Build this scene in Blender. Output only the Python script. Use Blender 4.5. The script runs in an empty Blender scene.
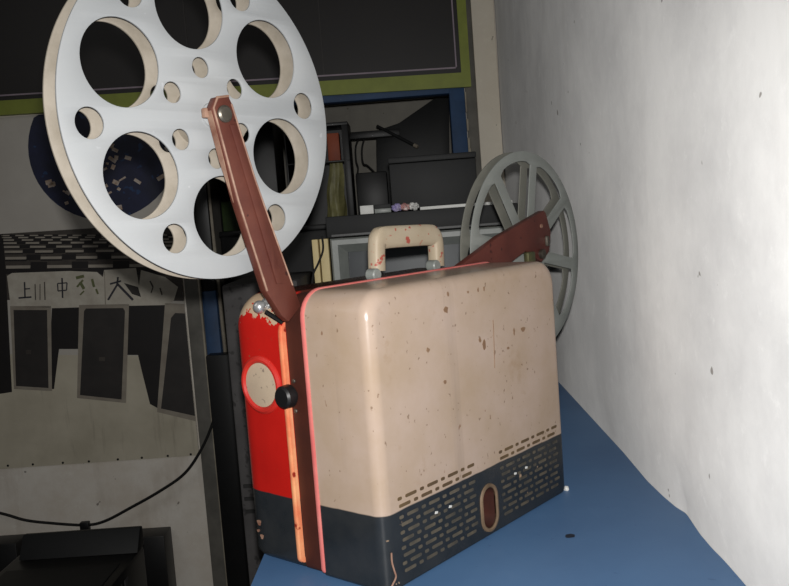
import bpy, bmesh, math, random
from mathutils import Vector, Matrix
random.seed(7)
PI = math.pi
C = bpy.context.scene.collection
TZ = -0.006                      # height of the bench top

# ------------------------------------------------------------------ camera
FPX = 861.7; PIT, ROL, YAW = 0.0874, -0.0751, 0.8649
CAM = Vector((-0.7717, -0.7044, 0.468))
fw = Vector((math.sin(YAW)*math.cos(PIT), math.cos(YAW)*math.cos(PIT), -math.sin(PIT)))
r0 = Vector((math.cos(YAW), -math.sin(YAW), 0)); u0 = r0.cross(fw)
RT = r0*math.cos(ROL) + u0*math.sin(ROL); UP = -r0*math.sin(ROL) + u0*math.cos(ROL)
cd = bpy.data.cameras.new('camera'); cam = bpy.data.objects.new('camera', cd); C.objects.link(cam)
cd.sensor_width = 36; cd.lens = FPX/789*36; cd.clip_start = 0.02
cam.matrix_world = Matrix(((RT.x, UP.x, -fw.x, CAM.x), (RT.y, UP.y, -fw.y, CAM.y), (RT.z, UP.z, -fw.z, CAM.z), (0, 0, 0, 1)))
bpy.context.scene.camera = cam

def on(px, py, n, o):            # where the photograph's ray meets a real plane
    d = fw + RT*((px-394.5)/FPX) - UP*((py-293)/FPX)
    return CAM + d*((o-CAM).dot(n)/d.dot(n))
WD = Vector((.775755, .631255, 0)); WN = Vector((.631255, -.775755, 0)); CR = Vector((1.9648, 1.0476, 0))
BW = Matrix(((WN.x, WD.x, 0, CR.x), (WN.y, WD.y, 0, CR.y), (0, 0, 1, 0), (0, 0, 0, 1)))   # room frame: x along back wall, y into it, z up
BWI = BW.inverted(); BROT = math.atan2(WN.y, WN.x)
def bp(px, py, d=0.0):           # point on a plane parallel to the back wall, d in front of it (room frame)
    return BWI @ on(px, py, WD, CR-WD*d)
def uv(px, py, v):               # (u, z) on a plane parallel to the projector's side
    p = on(px, py, Vector((0, 1, 0)), Vector((0, v, 0))); return (p.x, p.z)
def W(x, y, z): return BW @ Vector((x, y, z))

# ------------------------------------------------------------------ materials
def s2l(c):
    return tuple(((v/255)/12.92 if v/255 <= .04045 else ((v/255+.055)/1.055)**2.4) for v in c) + (1.0,)
class N:
    def __init__(s, name, rough=.6, metal=0.0):
        s.m = bpy.data.materials.new(name); s.m.use_nodes = True; s.t = s.m.node_tree; s.b = s.t.nodes['Principled BSDF']
        s.b.inputs['Roughness'].default_value = rough; s.b.inputs['Metallic'].default_value = metal
        s.tc = s.t.nodes.new('ShaderNodeTexCoord')
    def n(s, k, **kw):
        q = s.t.nodes.new(k)
        for a, b in kw.items(): setattr(q, a, b)
        return q
    def l(s, a, b): s.t.links.new(a, b)
    def noise(s, scale, detail=6, rough=.6, stretch=None, off=0):
        q = s.n('ShaderNodeTexNoise'); q.inputs['Scale'].default_value = scale; q.inputs['Detail'].default_value = detail; q.inputs['Roughness'].default_value = rough
        mp = s.n('ShaderNodeMapping'); mp.inputs['Location'].default_value = (off, off*1.7, off*.6)
        if stretch: mp.inputs['Scale'].default_value = stretch
        s.l(s.tc.outputs['Object'], mp.inputs['Vector']); s.l(mp.outputs[0], q.inputs['Vector']); return q.outputs[0]
    def ramp(s, fac, a, b, lo=0.0, hi=1.0):
        q = s.n('ShaderNodeMapRange'); q.clamp = True; s.l(fac, q.inputs[0])
        q.inputs[1].default_value = a; q.inputs[2].default_value = b; q.inputs[3].default_value = lo; q.inputs[4].default_value = hi
        return q.outputs[0]
    def mix(s, fac, a, b):
        q = s.n('ShaderNodeMix', data_type='RGBA')
        if hasattr(fac, 'is_linked') or not isinstance(fac, (int, float)): s.l(fac, q.inputs[0])
        else: q.inputs[0].default_value = fac
        for i, v in ((6, a), (7, b)):
            if isinstance(v, tuple): q.inputs[i].default_value = v
            else: s.l(v, q.inputs[i])
        return q.outputs[2]
    def math(s, op, a, b):
        q = s.n('ShaderNodeMath', operation=op)
        for i, v in enumerate((a, b)):
            if isinstance(v, (int, float)): q.inputs[i].default_value = v
            else: s.l(v, q.inputs[i])
        return q.outputs[0]
    def axis(s, k):
        q = s.n('ShaderNodeSeparateXYZ'); s.l(s.tc.outputs['Object'], q.inputs[0]); return q.outputs[k]
    def color(s, c):
        if isinstance(c, tuple): s.b.inputs['Base Color'].default_value = c
        else: s.l(c, s.b.inputs['Base Color'])
    def bump(s, h, strength=.2, dist=.002):
        q = s.n('ShaderNodeBump'); q.inputs['Strength'].default_value = strength; q.inputs['Distance'].default_value = dist
        s.l(h, q.inputs['Height']); s.l(q.outputs[0], s.b.inputs['Normal'])

def paint(name, c, c2=None, rough=.55, metal=0.0, scale=14, spot=None, spot_scale=60, spot_t=.7, bump=.08, streak=None):
    k = N(name, rough, metal)
    c2 = c2 or tuple(v*.8 for v in c)
    col = k.mix(k.ramp(k.noise(scale), .35, .68), s2l(c), s2l(c2))
    if streak: col = k.mix(k.ramp(k.noise(30, 4, .6, (1, 1, .08), 3), .6, .75, 0, .55), col, s2l(streak))
    if spot: col = k.mix(k.ramp(k.noise(spot_scale, 3, .5, None, 5), spot_t, spot_t+.04), col, s2l(spot))
    k.color(col)
    if bump: k.bump(k.noise(scale*8), bump)
    return k.m

def case_mat(name, top, top2, stripe_h, worn_top=False):
    k = N(name, .25)
    z = k.axis(2)
    col = k.mix(k.ramp(k.noise(9, 5), .35, .7), s2l(top), s2l(top2))
    col = k.mix(k.ramp(k.noise(26, 4, .6, (1, 1, .05), 3), .6, .8, 0, .4), col, s2l(tuple(v*.74 for v in top)))
    col = k.mix(k.ramp(k.noise(85, 2, .45, (1, 1, .7), 5), .755, .785, 0, .7), col, s2l((124, 88, 60)))
    col = k.mix(k.ramp(k.noise(150, 2, .4, (1, 1, .8), 8), .71, .75, 0, .6), col, s2l((105, 80, 55)))
    col = k.mix(k.ramp(k.noise(17, 5, .65, None, 21), .62, .74, 0, .38), col, s2l((150, 120, 84)))
    if worn_top:
        h = k.math('ADD', z, k.ramp(k.noise(45, 4, .6, None, 2), .3, .7, -.02, .02))
        h = k.math('SUBTRACT', h, k.ramp(k.axis(0), -.200, -.185, 0, .2))
        col = k.mix(k.ramp(h, .351, .354), col, s2l((196, 170, 142)))
        col = k.mix(k.math('MULTIPLY', k.ramp(z, .350, .362), k.ramp(k.axis(0), -.200, -.185)), col, s2l((62, 30, 24)))
    nav = k.mix(k.ramp(k.noise(20, 6), .35, .7), s2l((36, 40, 44)), s2l((48, 50, 52)))
    nav = k.mix(k.ramp(k.noise(48, 3, .5, None, 11), .73, .76), nav, s2l((176, 148, 120)))
    nav = k.mix(k.ramp(k.noise(24, 3, .5, (1, 1, .3), 17), .73, .75), nav, s2l((120, 96, 72)))
    h = k.math('ADD', z, k.ramp(k.noise(12, 3, .5, None, 1), .3, .7, -.0012, .0012))
    col = k.mix(k.ramp(h, stripe_h-.0008, stripe_h+.0008), nav, col)
    k.color(col); k.bump(k.noise(70), .07)
    return k.m

M = {}
M['beige'] = case_mat('beige_case_paint', (186, 165, 150), (174, 152, 130), .0965-TZ)
M['red'] = case_mat('red_case_paint', (196, 32, 25), (178, 27, 22), .0965-TZ, True)
M['pink'] = paint('pink_trim', (226, 134, 126), (212, 104, 102), .4)
M['orange'] = paint('worn_orange_edge', (244, 170, 120), (226, 96, 66), .45, spot=(150, 40, 26), spot_scale=40, spot_t=.62, streak=(248, 206, 160))
M['brown'] = paint('dark_brown_frame', (74, 32, 20), (56, 24, 16), .6, spot=(120, 84, 64), spot_scale=80, spot_t=.72)
M['armred'] = paint('red_brown_arm', (100, 54, 42), (82, 40, 32), .5, streak=(122, 76, 60), spot=(60, 28, 24), spot_scale=70, spot_t=.68)
M['armedge'] = paint('worn_arm_edge', (168, 136, 116), (118, 76, 60), .6, scale=30)
M['armdark'] = paint('maroon_arm', (104, 54, 45), (86, 42, 36), .5, spot=(62, 28, 26), spot_scale=60, spot_t=.66)
M['slot_dark'] = paint('vent_slot_olive', (104, 84, 56), (84, 66, 46), .7)
M['slot_pale'] = paint('vent_slot_lit', (96, 88, 74), (58, 56, 51), .7, scale=40)
M['portrim'] = paint('port_rim', (128, 106, 84), (92, 76, 58), .6, scale=40)
M['portin'] = paint('port_inside', (66, 28, 19), (48, 22, 16), .7, scale=40)
M['cream'] = paint('cream_handle', (186, 172, 150), (174, 158, 134), .55, spot=(172, 84, 72), spot_scale=70, spot_t=.61)
M['window'] = paint('window_disc', (196, 176, 152), (182, 164, 142), .6, spot=(140, 124, 110), spot_scale=90, spot_t=.66)
M['ring'] = paint('red_ring', (206, 52, 42), (188, 40, 34), .4)
M['black'] = paint('black_plastic', (24, 24, 25), (18, 18, 19), .45)
M['chrome'] = paint('chrome', (225, 225, 225), (210, 210, 210), .3, .75, bump=0)
M['steel'] = paint('dull_steel', (126, 120, 110), (92, 86, 78), .4, .7)
M['brass'] = paint('old_brass', (132, 120, 84), (86, 96, 70), .4, .6)
M['reel'] = paint('silver_reel_paint', (172, 174, 175), (163, 166, 168), .5, 0, scale=6, spot=(184, 186, 188), spot_scale=40, spot_t=.7, bump=.03)
M['reel_in'] = paint('silver_reel_inner', (168, 159, 146), (150, 141, 127), .55, 0, scale=30)
M['grey_reel'] = paint('grey_reel_paint', (148, 151, 147), (136, 140, 135), .5, 0)
M['grey_reel_in'] = paint('grey_reel_inner', (128, 127, 118), (112, 112, 104), .6, 0)

def blue_top():
    k = N('blue_board', .5)
    if 'Diffuse Roughness' in k.b.inputs: k.b.inputs['Diffuse Roughness'].default_value = .35
    col = k.mix(k.ramp(k.noise(3, 6), .35, .7), s2l((72, 104, 140)), s2l((62, 92, 128)))
    col = k.mix(k.ramp(k.noise(12, 6, .7, (1, .35, 1), 4), .58, .8, 0, .5), col, s2l((82, 110, 144)))
    col = k.mix(k.ramp(k.noise(60, 4, .6, None, 9), .68, .74, 0, .6), col, s2l((46, 74, 112)))
    k.color(col); k.bump(k.noise(40), .1)
    return k.m
M['rust'] = paint('rust_spot', (142, 114, 88), (122, 92, 68), .7, scale=60, bump=0)
M['blue'] = blue_top()
M['blueframe'] = paint('blue_frame_paint', (46, 78, 118), (38, 66, 100), .6, spot=(120, 122, 120), spot_scale=30, spot_t=.72)

def plaster(name, a, b, stain, scale=2.2, dirt=.35, dr=0.0):
    k = N(name, .85)
    if 'Diffuse Roughness' in k.b.inputs: k.b.inputs['Diffuse Roughness'].default_value = dr
    col = k.mix(k.ramp(k.noise(scale, 8, .7), .38, .62), s2l(a), s2l(b))
    col = k.mix(k.ramp(k.noise(5, 5, .6, (1, 1, .25), 6), .55, .8, 0, dirt), col, s2l(stain))
    col = k.mix(k.ramp(k.noise(26, 7, .75, None, 2), .57, .72, 0, .4), col, s2l(tuple(min(255, v*1.07) for v in a)))
    col = k.mix(k.ramp(k.noise(34, 2, .4, None, 13), .755, .775, 0, .7), col, s2l((96, 88, 78)))
    k.color(col)
    k.bump(k.math('ADD', k.noise(9, 8, .6), k.math('MULTIPLY', k.noise(60, 5, .6, None, 3), .25)), .22, .005)
    return k.m
M['wall'] = plaster('white_plaster', (220, 219, 217), (198, 197, 196), (178, 175, 172), dr=.54)
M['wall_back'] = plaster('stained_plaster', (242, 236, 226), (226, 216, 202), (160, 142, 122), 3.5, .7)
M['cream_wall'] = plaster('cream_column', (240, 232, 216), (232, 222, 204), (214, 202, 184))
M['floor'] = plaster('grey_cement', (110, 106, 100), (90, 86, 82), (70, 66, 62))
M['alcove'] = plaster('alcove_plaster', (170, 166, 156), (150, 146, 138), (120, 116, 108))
M['grey_post'] = paint('grey_post', (118, 115, 108), (98, 96, 90), .7, streak=(70, 68, 64))
M['pale_edge'] = paint('pale_edge', (176, 168, 150), (140, 130, 116), .7)
M['dark_panel'] = paint('dark_banner', (36, 32, 31), (30, 27, 27), .5, scale=3, bump=0)
M['lime'] = paint('lime_border', (148, 158, 62), (132, 142, 54), .5, bump=0)
M['lilac'] = paint('pale_inset_line', (168, 152, 164), (150, 136, 148), .5, bump=0)
M['pgrey'] = paint('poster_grey', (210, 205, 196), (196, 190, 181), .6, scale=3, bump=0)
M['pfloor'] = paint('poster_floor', (212, 204, 184), (190, 182, 162), .6, scale=5, streak=(140, 132, 116), bump=.1)
M['pdark'] = paint('poster_black', (34, 30, 30), (28, 25, 25), .55, bump=0)
M['pmid'] = paint('poster_dark_grey', (58, 54, 52), (48, 45, 44), .55, bump=0)
M['ptile'] = paint('poster_tile_row', (82, 76, 70), (66, 60, 56), .6, scale=30, bump=0)
M['pbar'] = paint('poster_tile_bar', (176, 168, 156), (158, 150, 138), .6, bump=0)
M['ppaper'] = paint('poster_paper', (212, 206, 192), (190, 182, 168), .6, scale=20, bump=0)
M['pframe'] = paint('poster_frame_line', (166, 158, 144), (146, 136, 124), .6, bump=0)
M['pink_ink'] = paint('poster_ink', (58, 58, 66), (46, 46, 54), .6, bump=0)
M['pgreen'] = paint('poster_green_ink', (98, 108, 66), (120, 118, 84), .6, scale=40, bump=0)
M['pnavy'] = paint('poster_navy', (34, 40, 74), (26, 30, 54), .55, scale=12, spot=(36, 66, 110), spot_scale=24, spot_t=.62, bump=0)
M['pspeck'] = paint('poster_speck', (214, 204, 196), (172, 140, 112), .6, scale=60, bump=0)
M['grey_cab'] = paint('dark_grey_cabinet', (70, 68, 68), (56, 54, 54), .7, spot=(40, 38, 38), spot_scale=60, spot_t=.6)
M['tvgrey'] = paint('television_grey', (142, 146, 142), (124, 128, 124), .4)
M['tvblack'] = paint('television_black', (24, 25, 26), (20, 21, 22), .5)
M['screen'] = paint('television_screen', (60, 66, 70), (50, 55, 60), .45, bump=0)
M['gear'] = paint('charcoal_box', (27, 28, 29), (22, 23, 24), .65)
M['plank'] = paint('pale_plank', (226, 208, 158), (212, 192, 140), .6)
M['white'] = paint('white_card', (226, 226, 222), (214, 214, 210), .5)
M['wrap1'] = paint('lilac_wrapper', (150, 140, 196), (196, 186, 210), .4, scale=60)
M['wrap2'] = paint('rose_wrapper', (190, 120, 116), (210, 200, 196), .4, scale=60)
M['bag'] = paint('khaki_bag', (150, 146, 98), (112, 108, 70), .4, scale=20, streak=(190, 184, 140))
M['orangebox'] = paint('orange_box', (164, 78, 46), (140, 64, 38), .6)
M['green'] = paint('dark_green_tin', (64, 84, 44), (50, 66, 36), .5)
M['rubber'] = paint('black_rubber', (20, 19, 19), (16, 15, 15), .7)
M['dkwood'] = paint('dark_wood', (62, 50, 42), (48, 38, 32), .6, streak=(36, 28, 24))
M['knot'] = paint('dark_stain', (26, 34, 50), (20, 26, 40), .7, bump=0)

# ------------------------------------------------------------------ object helpers
RM = {}                                  # object -> world matrix of its thing
def props(o, label, cat, group=None, kind=None):
    if label: o['label'] = label
    if cat: o['category'] = cat
    if group: o['group'] = group
    if kind: o['kind'] = kind
def thing(name, label, cat, loc=(0, 0, 0), rotz=0.0, group=None):
    o = bpy.data.objects.new(name, None); C.objects.link(o); o.empty_display_size = .05
    o.location = loc; o.rotation_euler = (0, 0, rotz); props(o, label, cat, group)
    RM[o] = Matrix.Translation(Vector(loc)) @ Matrix.Rotation(rotz, 4, 'Z'); return o
def finish(me, ang=32):
    bm = bmesh.new(); bm.from_mesh(me)
    for f in bm.faces: f.smooth = True
    for e in bm.edges:
        if len(e.link_faces) == 2: e.smooth = e.calc_face_angle(0) < math.radians(ang)
    bm.to_mesh(me); bm.free()
def obj(name, bm, mats, parent=None, label=None, base=None, rotz=0.0):
    """one mesh object; bm is in world coordinates"""
    if parent is not None: mw = RM[parent]
    else: mw = Matrix.Translation(Vector(base if base is not None else (0, 0, 0))) @ Matrix.Rotation(rotz, 4, 'Z')
    bmesh.ops.transform(bm, matrix=mw.inverted(), verts=bm.verts)
    me = bpy.data.meshes.new(name); bm.to_mesh(me); bm.free(); finish(me)
    for m in (mats if isinstance(mats, (list, tuple)) else [mats]): me.materials.append(m)
    o = bpy.data.objects.new(name, me); C.objects.link(o)
    if parent is not None: o.parent = parent
    else: o.matrix_world = mw
    if label: o['label'] = label
    RM[o] = mw; return o
def struct(name, bm, mats, parent=None, base=(0, 0, 0), rotz=0.0):
    o = obj(name, bm, mats, parent, None, base, rotz)
    o['kind'] = 'structure'
    return o
def B(): return bmesh.new()
def quad(bm, pts, mi=0):
    f = bm.faces.new([bm.verts.new(p) for p in pts]); f.material_index = mi; return f
def box(bm, x0, x1, y0, y1, z0, z1, mat=None, bev=0.0, mi=0):
    mat = mat or Matrix()
    b2 = bmesh.new(); bmesh.ops.create_cube(b2, size=1)
    for v in b2.verts: v.co = Vector(((x0+x1)/2+v.co.x*(x1-x0), (y0+y1)/2+v.co.y*(y1-y0), (z0+z1)/2+v.co.z*(z1-z0)))
    if bev: bmesh.ops.bevel(b2, geom=list(b2.edges), offset=bev, segments=2, profile=.5, affect='EDGES')
    bmesh.ops.transform(b2, matrix=mat, verts=b2.verts)
    for f in b2.faces: f.material_index = mi
    join(bm, b2)
def join(bm, b2):
    me = bpy.data.meshes.new('tmp'); b2.to_mesh(me); b2.free(); bm.from_mesh(me); bpy.data.meshes.remove(me)
def prism(bm, pts3, ext, mi=0, bev=0.0):
    """extrude a planar polygon (world points) by vector ext"""
    b2 = bmesh.new()
    a = [b2.verts.new(p) for p in pts3]; c = [b2.verts.new(Vector(p)+ext) for p in pts3]
    b2.faces.new(a); b2.faces.new(c[::-1])
    for i in range(len(a)): b2.faces.new([a[i], c[i], c[(i+1) % len(a)], a[(i+1) % len(a)]])
    bmesh.ops.recalc_face_normals(b2, faces=b2.faces)
    if bev: bmesh.ops.bevel(b2, geom=list(b2.edges), offset=bev, segments=2, profile=.5, affect='EDGES')
    for f in b2.faces: f.material_index = mi
    join(bm, b2)
def frame(d):
    d = Vector(d).normalized(); a = Vector((0, 0, 1)) if abs(d.z) < .9 else Vector((1, 0, 0))
    x = a.cross(d).normalized(); return x, d.cross(x)
def lathe(bm, p, d, prof, seg=32, mi=0):
    """prof = [(along, radius)...] around the axis p + d"""
    d = Vector(d).normalized(); x, y = frame(d); p = Vector(p); rings = []
    for h, r in prof:
        if r < 1e-6: rings.append([bm.verts.new(p+d*h)])
        else: rings.append([bm.verts.new(p+d*h+(x*math.cos(2*PI*i/seg)+y*math.sin(2*PI*i/seg))*r) for i in range(seg)])
    fs = []
    for a, b in zip(rings, rings[1:]):
        for i in range(seg):
            j = (i+1) % seg
            if len(a) == 1 and len(b) == 1: continue
            if len(a) == 1: fs.append(bm.faces.new([a[0], b[j], b[i]]))
            elif len(b) == 1: fs.append(bm.faces.new([a[i], a[j], b[0]]))
            else: fs.append(bm.faces.new([a[i], a[j], b[j], b[i]]))
    for f in fs: f.material_index = mi
    bmesh.ops.recalc_face_normals(bm, faces=fs)
def smooth_path(pts, n=8):
    pts = [Vector(p) for p in pts]; out = []
    for i in range(len(pts)-1):
        p0 = pts[max(i-1, 0)]; p1 = pts[i]; p2 = pts[i+1]; p3 = pts[min(i+2, len(pts)-1)]
        for k in range(n):
            t = k/n
            out.append(.5*((2*p1)+(p2-p0)*t+(2*p0-5*p1+4*p2-p3)*t*t+(3*p1-p0-3*p2+p3)*t**3))
    return out+[pts[-1]]
def tube(bm, pts, r, seg=8, mi=0):
    pts = [Vector(p) for p in pts]; rings = []
    up = None
    for i, p in enumerate(pts):
        d = (pts[min(i+1, len(pts)-1)]-pts[max(i-1, 0)]).normalized()
        if up is None: x, y = frame(d)
        else:
            x = (up - d*up.dot(d)).normalized(); y = d.cross(x)
        up = x
        rings.append([bm.verts.new(p+(x*math.cos(2*PI*k/seg)+y*math.sin(2*PI*k/seg))*r) for k in range(seg)])
    fs = []
    for a, b in zip(rings, rings[1:]):
        for k in range(seg): fs.append(bm.faces.new([a[k], a[(k+1) % seg], b[(k+1) % seg], b[k]]))
    fs.append(bm.faces.new(rings[0])); fs.append(bm.faces.new(rings[-1]))
    for f in fs: f.material_index = mi
    bmesh.ops.recalc_face_normals(bm, faces=fs)
def rr(x0, x1, z0, z1, rt, rb, seg=8):
    pts = []
    for cx, cz, r, a0 in ((x1-rb, z0+rb, rb, -PI/2), (x1-rt, z1-rt, rt, 0), (x0+rt, z1-rt, rt, PI/2), (x0+rb, z0+rb, rb, PI)):
        for k in range(seg+1):
            a = a0 + PI/2*k/seg; pts.append((cx+r*math.cos(a), cz+r*math.sin(a)))
    return pts
def loft(bm, rings, cap0=True, cap1=True, mi=0):
    vs = [[bm.verts.new(p) for p in r] for r in rings]; n = len(vs[0]); fs = []
    for a, b in zip(vs, vs[1:]):
        for i in range(n): fs.append(bm.faces.new([a[i], a[(i+1) % n], b[(i+1) % n], b[i]]))
    if cap0: fs.append(bm.faces.new(vs[0]))
    if cap1: fs.append(bm.faces.new(vs[-1][::-1]))
    for f in fs: f.material_index = mi
    bmesh.ops.recalc_face_normals(bm, faces=fs)
def flat_with_holes(outer, holes, v0, v1, bev=.0006):
    """plate in the (u, z) plane between v0 and v1 with through-holes; returns a bmesh in world coordinates"""
    cu = bpy.data.curves.new('tmpc', 'CURVE'); cu.dimensions = '2D'; cu.fill_mode = 'BOTH'
    cu.extrude = (v1-v0)/2-bev; cu.bevel_depth = bev; cu.bevel_resolution = 1
    for pts in [outer]+holes:
        sp = cu.splines.new('POLY'); sp.points.add(len(pts)-1); sp.use_cyclic_u = True
        for q, p in zip(sp.points, pts): q.co = (p[0], p[1], 0, 1)
    o = bpy.data.objects.new('tmpc', cu); C.objects.link(o)
    dg = bpy.context.evaluated_depsgraph_get(); me = bpy.data.meshes.new_from_object(o.evaluated_get(dg))
    bpy.data.objects.remove(o); bpy.data.curves.remove(cu)
    bm = bmesh.new(); bm.from_mesh(me); bpy.data.meshes.remove(me)
    for v in bm.verts: v.co = Vector((v.co.x, (v0+v1)/2-v.co.z, v.co.y))
    for f in bm.faces: f.material_index = 0
    bmesh.ops.remove_doubles(bm, verts=bm.verts, dist=1e-5)
    bmesh.ops.recalc_face_normals(bm, faces=bm.faces)
    return bm
def circ(c, r, n=48): return [(c[0]+r*math.cos(2*PI*i/n), c[1]+r*math.sin(2*PI*i/n)) for i in range(n)]

# ================================================================== SETTING
FZ = -.95
# right wall: old plaster, its foot wavering where it meets the bench
FOOT = sorted(((lambda q: (q.y, q.x))(BWI @ on(x, y, Vector((0, 0, 1)), Vector((0, 0, TZ)))) for x, y in
               ((567, 390.5), (598.7, 425), (624, 452.5), (648, 481), (663, 495.5), (676, 506.6), (687, 513.5), (700.7, 534), (713, 548.5), (725, 560.5), (743, 581), (752, 592))))
def foot(y):
    if y <= FOOT[0][0]: return FOOT[0][1]*math.exp(-((y-FOOT[0][0])/.2)**2)
    if y >= FOOT[-1][0]: return FOOT[-1][1]*math.exp(-((y-FOOT[-1][0])/.3)**2)
    for (ya, xa), (yb, xb) in zip(FOOT, FOOT[1:]):
        if ya <= y <= yb: t = (y-ya)/(yb-ya); return xa+(xb-xa)*t
bm = B(); nx = 150; y0, y1 = -4.4, 0.10
zs = [FZ, -.6, -.3, -.1, TZ-.03, TZ] + [TZ+.012*k for k in range(1, 14)] + [.18+.11*k for k in range(0, 18)]
ys_ = sorted(set([y0+(y1-y0)*i/nx for i in range(nx+1)] + [q[0] for q in FOOT]))
ga, gb = [], []
for y in ys_:
    ca = []
    for z in zs:
        k = math.exp(-((z-TZ)/.06)**2) if z > TZ else (1.0 if z > TZ-.04 else 0.0)
        ca.append(bm.verts.new(W(k*foot(y)+(1-k)*(.004*math.sin(y*5.1+z*3)*math.sin(z*4.3+1)), y, z)))
    ga.append(ca); gb.append([bm.verts.new(W(.12, y, z)) for z in (zs[0], zs[-1])])
nz = len(zs)-1
for i in range(len(ys_)-1):
    for j in range(nz): bm.faces.new([ga[i][j], ga[i+1][j], ga[i+1][j+1], ga[i][j+1]])
    bm.faces.new([gb[i][0], gb[i+1][0], gb[i+1][1], gb[i][1]])
    bm.faces.new([ga[i][0], ga[i+1][0], gb[i+1][0], gb[i][0]]); bm.faces.new([ga[i][nz], gb[i][1], gb[i+1][1], ga[i+1][nz]])
for i in (0, -1): bm.faces.new(ga[i]+[gb[i][1], gb[i][0]])
bmesh.ops.recalc_face_normals(bm, faces=bm.faces)
struct('wall_right', bm, M['wall'], base=CR, rotz=BROT)
# back wall with its doorway, alcove behind
SL, SR, DT = -1.165, -.135, .918
bm = B()
box(bm, -3.4, SL, 0, .10, FZ, 2.05, BW); box(bm, SR, 0.02, 0, .10, FZ, 2.05, BW); box(bm, SL, SR, 0, .10, DT, 2.05, BW)
struct('wall_back', bm, M['wall_back'], base=CR, rotz=BROT)
bm = B()
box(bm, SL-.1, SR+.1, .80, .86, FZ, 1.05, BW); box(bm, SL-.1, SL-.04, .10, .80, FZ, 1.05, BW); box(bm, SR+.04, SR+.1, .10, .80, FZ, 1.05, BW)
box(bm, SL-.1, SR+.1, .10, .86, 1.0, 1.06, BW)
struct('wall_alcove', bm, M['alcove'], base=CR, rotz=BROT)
bm = B(); box(bm, -3.4, .1, -4.4, .86, FZ-.05, FZ, BW)
struct('floor', bm, M['floor'], base=CR+Vector((0, 0, FZ)), rotz=BROT)
# blue door frame
bm = B()
box(bm, SR-.052, SR+.004, -.02, .06, FZ, DT+.002, BW, .003); box(bm, SL-.002, SL+.055, -.02, .06, FZ, .245, BW, .003)
box(bm, SL-.002, SR+.004, -.018, .06, DT-.014, DT+.03, BW, .003)
dfr = struct('door_1', bm, M['blueframe'], base=CR, rotz=BROT)
bm = B(); box(bm, SL-.002, SL+.055, -.019, .06, .245, DT-.014, BW, .002); struct('dark_jamb', bm, M['black'], dfr)
bm = B()
zz = .25
while zz < .905:                 # flaked plaster beside the blue post
    h = random.uniform(.02, .05); w = random.uniform(.003, .012)
    box(bm, SR+.004, SR+.004+w, -.021, -.001, zz, zz+h, BW, .001); zz += h+random.choice((0, 0, .01, .025))
struct('chipped_edge', bm, M['pale_edge'], dfr)
# cream pillar and grey strip in the corner, grey post by the poster
bm = B(); box(bm, -.088, -.006, -.03, 0, FZ, 2.05, BW, .003); struct('trim_1', bm, M['cream_wall'], base=CR, rotz=BROT)
bm = B(); box(bm, -.128, -.088, -.012, 0, FZ, 2.05, BW, .001); struct('trim_2', bm, M['grey_post'], base=CR, rotz=BROT)  # grey colour carries the shade on this trim
bm = B(); box(bm, -1.222, -1.166, -.034, 0, FZ, .93, BW, .002)
post = struct('trim_3', bm, M['grey_post'], base=CR, rotz=BROT)
bm = B(); box(bm, -1.170, -1.163, -.038, -.005, FZ, .93, BW, .001); struct('post_highlight', bm, M['pale_edge'], post)  # pale strip paints the highlight along the post's right edge

# ================================================================== BENCH
bm = B(); prism(bm, [W(-.614, -.62, TZ-.028), W(-.614, -3.3, TZ-.028)] + [W(foot(-3.3+2.68*k/200)-.001, -3.3+2.68*k/200, TZ-.028) for k in range(201)], Vector((0, 0, .028)))
t = thing('workbench', 'narrow blue painted bench along the white wall carrying the projector', 'bench', W(-.3, -1.9, FZ), BROT)
obj('bench_top', bm, M['blue'], t)
bm = B(); box(bm, -.58, -.02, -3.2, -3.17, TZ-.12, TZ-.028, BW); box(bm, -.58, -.02, -.70, -.67, TZ-.12, TZ-.028, BW)
box(bm, -.58, -.555, -3.17, -.70, TZ-.12, TZ-.028, BW); obj('apron', bm, M['dkwood'], t)
for sx in (-.575, -.06):
    for y in (-3.2, -1.95, -.71):
        bm = B(); box(bm, sx, sx+.045, y, y+.045, FZ, TZ-.028, BW, .003); obj('leg', bm, M['dkwood'], t)
p = on(570, 536, Vector((0, 0, 1)), Vector((0, 0, TZ)))
bm = B(); n = 14
vs = [bm.verts.new(p+Vector((math.cos(2*PI*i/n)*.008*random.uniform(.7, 1.2), math.sin(2*PI*i/n)*.007*random.uniform(.7, 1.2), .0004))) for i in range(n)]
bm.faces.new(vs); obj('dark_knot', bm, M['knot'], t, 'small dark knot hole in the blue top')
p = on(566.5, 488.5, Vector((0, 0, 1)), Vector((0, 0, TZ+.003)))
bm = B(); bmesh.ops.create_icosphere(bm, subdivisions=2, radius=.0045, matrix=Matrix.Translation(p))
for v in bm.verts: v.co += Vector((random.uniform(-1, 1), random.uniform(-1, 1), random.uniform(-1, 1)))*.0006
o = obj('plaster_crumb', bm, M['white'], base=(p.x, p.y, TZ)); props(o, 'tiny white crumb on the blue bench by the rear corner of the projector', 'crumb')

# ================================================================== PROJECTOR
L_, H_ = .461, .381; ZB = TZ+.002
pj = thing('film_projector', 'old portable film projector in a beige and red case with navy bottom and reel arms', 'projector', (.2275, .13, TZ))
# beige cover
def ring_uz(v, i, ib=None, x0=0.0, x1=L_, z0=ZB, z1=H_, rt=.036, rb=.008):
    ib = i if ib is None else ib
    return [Vector((a, v, b)) for a, b in rr(x0+i, x1-i, z0+ib, z1-i, max(rt-i*.6, .006), rb)]
bm = B(); RF = .017; rings = []
rings.append(ring_uz(.112, 0, 0)); 
for k in range(0, 9):
    a = PI/2*k/8; i = RF*(1-math.cos(a)); rings.append(ring_uz(RF*(1-math.sin(a)), i, i*.2))
rings.insert(1, ring_uz(.06, 0, 0))
loft(bm, rings)
cover = obj('beige_cover', bm, [M['beige'], M['portin']], pj, 'beige half of the case with a dark navy bottom band')
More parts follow.
